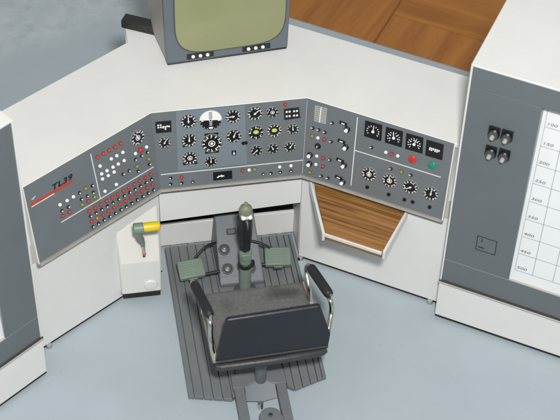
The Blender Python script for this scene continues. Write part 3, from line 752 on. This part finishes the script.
# ------------------------------------------------------------------ monitor
mo = thing('crt_monitor', (.06, .65, HT), 'boxy grey monitor with rounded olive-green screen standing on the console top', 'monitor')
aM = V((-.347, .436, HT+.003)); uM = V((.811, .058, 0)).normalized(); nM = V((uM.y, -uM.x, 0)); wM = .81; hM = .80; fl = .02
XM = Matrix((uM, V((0, 0, 1)), nM)).transposed().to_4x4(); XM.translation = aM   # local: x right, y up, z towards viewer
dep = .345
def mp(x, y, z): return (x, y, z)
def ringM(z, g, y0=.0155):
    e_ = fl*hM; k = max(0, -z-.05)/.295
    return [(-g-.029*k, y0, z), (wM+g, y0, z), (wM+g+e_, hM, z), (-g-e_-.100*k, hM, z)]
b = MB(); b.X = XM; b.hexa(ringM(-dep, .0), ringM(-.05, 0), 'monside'); b.build('casing', mo, bevel=.012, seg=3)
b = MB(); b.X = XM; r1 = ringM(-.051, .002); r2 = ringM(0, .0)
b.hexa(r1, r2, 'monfront'); b.build('front_frame', mo, bevel=.010, seg=3)
b = MB(); b.X = XM; b.prism([(.004, -dep*0), (wM-.004, 0), (wM-.004, .015), (.004, .015)], -.05, -.004, 'rubber'); b.hexa([(-.022, 0, -dep+.004), (wM-.004, 0, -dep+.004), (wM-.004, .015, -dep+.004), (-.022, .015, -dep+.004)], [(.004, 0, -.049), (wM-.004, 0, -.049), (wM-.004, .015, -.049), (.004, .015, -.049)], 'rubber'); b.build('base_rim', mo, bevel=.006)
def scr(g, n=64):
    cx, cy, hx, hy = .4235, .44, .362-g, .355-g; out = []
    for i in range(n):
        a = 2*pi*i/n; c_, s_ = cos(a), sin(a); e = 4.4
        out.append((cx+hx*math.copysign(abs(c_)**(2/e), c_), cy+hy*math.copysign(abs(s_)**(2/e), s_)))
    return out
b = MB(); b.X = XM; b.prism(scr(-.008), -.01, .006, 'knobgrey'); b.build('screen_bezel', mo)
b = MB(); b.X = XM; vs = []; fs = []; n = 64; K_ = 8
for k in range(K_+1):
    t = 1-k/K_*.97
    for (x, y) in scr(0): vs.append((.4235+(x-.4235)*t, .44+(y-.44)*t, .006+.040*(1-t**2.2)))
for k in range(K_):
    for i in range(n): fs.append([k*n+i, k*n+(i+1) % n, (k+1)*n+(i+1) % n, (k+1)*n+i])
fs.append(list(range(K_*n, K_*n+n))); b.add(vs, fs, 'glass'); b.build('screen', mo, sharp=60)
for c0, c1, y0, y1 in ((.133, .310, .045, .0), (.503, .690, .0, 0)):
    b = MB(); b.X = XM; zz = .034; b.box(c0, c1, zz, zz+.042, -.002, .005, 'black'); cp = b.build('control_strip', mo)
    for k in range(3):
        b = MB(); b.X = XM; b.lathe([(.012, 0), (.012, .010), (.008, .013)], 16, 'wplastic', (c0+.040+k*.048, zz+.022, .002)); b.build('knob', cp)

# wooden block behind it
p, q = V((-.603, .868)), V((-.33, .722)); d = (q-p).normalized(); n = V((-d.y, d.x))*.085
b = MB(); b.prism([tuple(p), tuple(q+d*.1), tuple(q+d*.1+n), tuple(p+n)], HT+.004, HT+.066, 'blockwood')
o = b.build('wooden_block', bevel=.006); tag(o, 'black stained wooden block lying on the console corner behind the monitor', 'block')

# ------------------------------------------------------------------ cabinets
def cabinet(s, K, phi, Hc, Hl, w, ru, label, right):
    K = V(K); D = V((s*cos(phi), -sin(phi))); N2 = V((-s*sin(phi), -cos(phi)))   # N2 towards viewer
    root = thing('chart_cabinet', (K.x+D.x*w/2-N2.x*.4, K.y+D.y*w/2-N2.y*.4, 0), label, 'cabinet', )
    dpt = .95
    def P(u, o_): r = K+D*u+N2*o_; return (r.x, r.y)
    def bx(u0, u1, o0, o1, z0, z1, mt, name, bev=.004, par=root):
        b = MB(); b.prism([P(u0, o0), P(u1, o0), P(u1, o1), P(u0, o1)], z0, z1, mt); return b.build(name, par, bevel=bev)
    # shell
    bx(0, .012, 0, -dpt, .375, Hc-.014, 'white', 'side_panel', .003); bx(w-.012, w, 0, -dpt, .375, Hc-.014, 'white', 'side_panel', .003)
    bx(.013, w-.013, -dpt+.02, -dpt, .375, Hc-.014, 'white', 'back_panel', 0)
    bx(0, w, .002, -dpt, Hc-.0135, Hc, 'white', 'top_panel', .004)
    bx(0, w, .004, -dpt, .034, .362, 'white', 'plinth', .004); bx(.004, w-.004, .002, -dpt+.01, .018, .0335, 'shadeblack', 'shade_strip', 0)  # the black strip stands for the shadow line under the plinth
    bx(-.002, w, .016, -dpt+.01, .363, .376, 'trim', 'ledge', .004)
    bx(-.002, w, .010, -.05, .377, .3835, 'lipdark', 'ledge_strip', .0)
    # face: bands and mid panel with the recess
    zt, zbn = 2.079, .585
    bx(.013, w-.013, -.002, -.03, zt+.003, Hc-.0142, 'cab_grey', 'top_band', .003)
    bx(.013, w-.013, -.002, -.03, .384, zbn-.003, 'cab_grey', 'bottom_band', .003)
    bx(.013, w-.013, -.006, -.03, zbn-.0029, zbn+.0005, 'trim', 'band_strip', 0)
    bx(.013, w-.013, -.006, -.03, zt, zt+.0029, 'trim', 'band_strip', 0)
    fp = bx(.013, ru, -.004, -.012, zbn+.001, zt-.0005, 'cab_grey', 'front_panel', .002)
    e1 = w-.16
    bx(e1, w-.013, -.004, -.012, zbn+.001, zt-.0005, 'cab_grey', 'front_panel', .002)
    dp = -.085
    bx(ru-.006, ru-.0005, -.0125, dp, zbn+.001, zt, 'ring', 'recess_side', 0)
    bx(e1+.0005, e1+.006, -.0125, dp, zbn+.001, zt, 'ring', 'recess_side', 0)
    bx(ru, e1, -.0305, dp, zt, zt+.006, 'cab_grey', 'recess_top', 0)
    bx(ru, e1, -.008, dp, zbn-.008, zbn-.0031, 'trim', 'recess_sill', 0)
    # the chart leans back: nearer the face at its foot than at its head
    D3 = V((D.x, D.y, 0)); N3 = V((N2.x, N2.y, 0)); K3 = V((K.x, K.y, 0))
    P0 = K3+V((0, 0, .598))-N3*.022; P1 = K3+V((0, 0, zt))-N3*.085; W3 = (P1-P0).normalized(); L3 = (P1-P0).length
    Q3 = W3.cross(D3*s).normalized()
    if Q3.dot(N3) < 0: Q3 = -Q3
    b = MB(); b.hexa([P0+D3*(ru-.004)-W3*.03-Q3*.01, P0+D3*(e1+.004)-W3*.03-Q3*.01, P1+D3*(e1+.004)+W3*.01-Q3*.01, P1+D3*(ru-.004)+W3*.01-Q3*.01],
        [P0+D3*(ru-.004)-W3*.03, P0+D3*(e1+.004)-W3*.03, P1+D3*(e1+.004)+W3*.01, P1+D3*(ru-.004)+W3*.01], 'paper')
    pap = b.build('chart', root)
    XP = Matrix((D3*s, W3, Q3)).transposed().to_4x4()
    def atp(u, w_, h=.0004): Y = XP.copy(); Y.translation = P0+D3*u+W3*w_+Q3*h; return Y
    X = Matrix((V((D.x*s, D.y*s, 0)), V((0, 0, 1)), V((N2.x, N2.y, 0)))).transposed().to_4x4()
    def at(u, z, o_): Y = X.copy(); x, y = P(u, o_); Y.translation = (x, y, z); return Y
    return root, fp, pap, at, atp, e1
root, fp, pap, at, atp, e1 = cabinet(1, (1.3013, -.7306), .5828, 2.2506, .3807, 1.75, .449, 'white and grey cabinet with four knobs and a gridded chart, right of the console', True)
# chart grid on the recessed paper
def ink_line(u0, w0, u1, w1, w_, mt='inkgrey', h=.0004):
    b = MB(); a = V((u0, w0)); c = V((u1, w1)); m_ = (a+c)/2; d = (c-a).normalized(); n = V((-d.y, d.x))*w_/2
    b.prism([tuple(a-n-m_), tuple(c-n-m_), tuple(c+n-m_), tuple(a+n-m_)], 0, .0012, mt)
    return place(b.mesh('grid_line', V((0, 0, 0)))[0], 'grid_line', pap, atp(m_.x, m_.y, h))
for i in range(9):
    z = .077+i*.151
    ink_line(.473, z, e1, z, .003)
    place(text_mesh(str(500-50*i), .030, 'ink', sx=1.5, shear=.15, h=.0012, align='LEFT'), 'scale_number', pap, atp(.480, z+.027))
for k in range(7):
    u = .591+k*.135
    if u < e1: ink_line(u, .077, u, 1.40, .0032, h=.0009)
ink_line(.473, .077, .473, 1.42, .0025, h=.0009)
# clustered knobs
for (u, z) in ((.199, 1.790), (.279, 1.793), (.199, 1.632), (.282, 1.638)):
    b = MB(); b.box(-.036, .034, -.030, .044, 0, .012, 'black'); 
    b.lathe([(.036, .008), (.036, .022), (.030, .028)], 24, 'black', (.0, -.003, 0)); b.lathe([(.030, .027), (.026, .040)], 24, 'knobgrey', (0, -.003, 0)); b.lathe([(.014, .039), (.013, .060), (.009, .063)], 16, 'trim', (0, -.005, 0))
    place(b.mesh('rotary_knob', V((0, 0, 0)))[0], 'rotary_knob', fp, at(u, z, -.004))
# outlined square symbol
b = MB(); w_ = .0045
pts = [(-.064, .062), (.064, .062), (.064, -.062), (-.064, -.062)]
for i in range(4):
    a = V(pts[i]); c = V(pts[(i+1) % 4]); d = (c-a).normalized(); n = V((-d.y, d.x))*w_/2; a = a+d*w_/2; c = c+d*w_/2
    b.prism([tuple(a-n), tuple(c-n), tuple(c+n), tuple(a+n)], 0, .0012, 'symink')
b.box(-.034, -.028, .018, .044, 0, .0012, 'symink'); b.box(-.050, -.010, -.036, -.029, 0, .0012, 'symink')
place(b.mesh('outlined_symbol', V((0, 0, 0)))[0], 'outlined_symbol', fp, at(.267, .830, -.0035))
cabinet(-1, (-1.3275, -.8283), .633, 2.2506, .3807, 1.5, .265, 'plain white and grey cabinet standing at the left end of the console', False)

# ------------------------------------------------------------------ light, world, camera
w = bpy.data.worlds.new('World'); sc.world = w; w.use_nodes = True
w.node_tree.nodes['Background'].inputs[0].default_value = (1, .99, .97, 1)
w.node_tree.nodes['Background'].inputs[1].default_value = .33
def area(loc, tgt, size, power, colr):
    l = bpy.data.lights.new('flash', 'AREA'); l.shape = 'RECTANGLE'; l.size = size[0]; l.size_y = size[1]; l.energy = power; l.color = colr
    o = bpy.data.objects.new('flash_lamp', l); col.objects.link(o); o.location = loc
    o.rotation_euler = (V(tgt)-V(loc)).to_track_quat('-Z', 'Y').to_euler(); return o
area((-.62, -7.1, 9.05), (0, -.3, .5), (.7, .5), 1080, (1, .985, .96))
cam = bpy.data.cameras.new('Camera'); co = bpy.data.objects.new('Camera', cam); col.objects.link(co); sc.camera = co
p_, y_, r_ = .7992, .1945, .0342
f = V((sin(y_)*cos(p_), cos(y_)*cos(p_), -sin(p_))); rt = V((cos(y_), -sin(y_), 0)); u = rt.cross(f)
rt2 = rt*cos(r_)+u*sin(r_); u2 = -rt*sin(r_)+u*cos(r_)
X = Matrix((rt2, u2, -f)).transposed().to_4x4(); X.translation = (-1.0838, -7.2758, 8.0648); co.matrix_world = X
cam.sensor_width = 36; cam.lens = 1553.4*36/560; cam.clip_end = 200
cam.dof.use_dof = True; cam.dof.focus_distance = 10.4; cam.dof.aperture_fstop = 1.8
sc.view_settings.view_transform = 'Standard'; sc.view_settings.look = 'None'; sc.view_settings.exposure = 0
sc.render.engine = 'CYCLES'
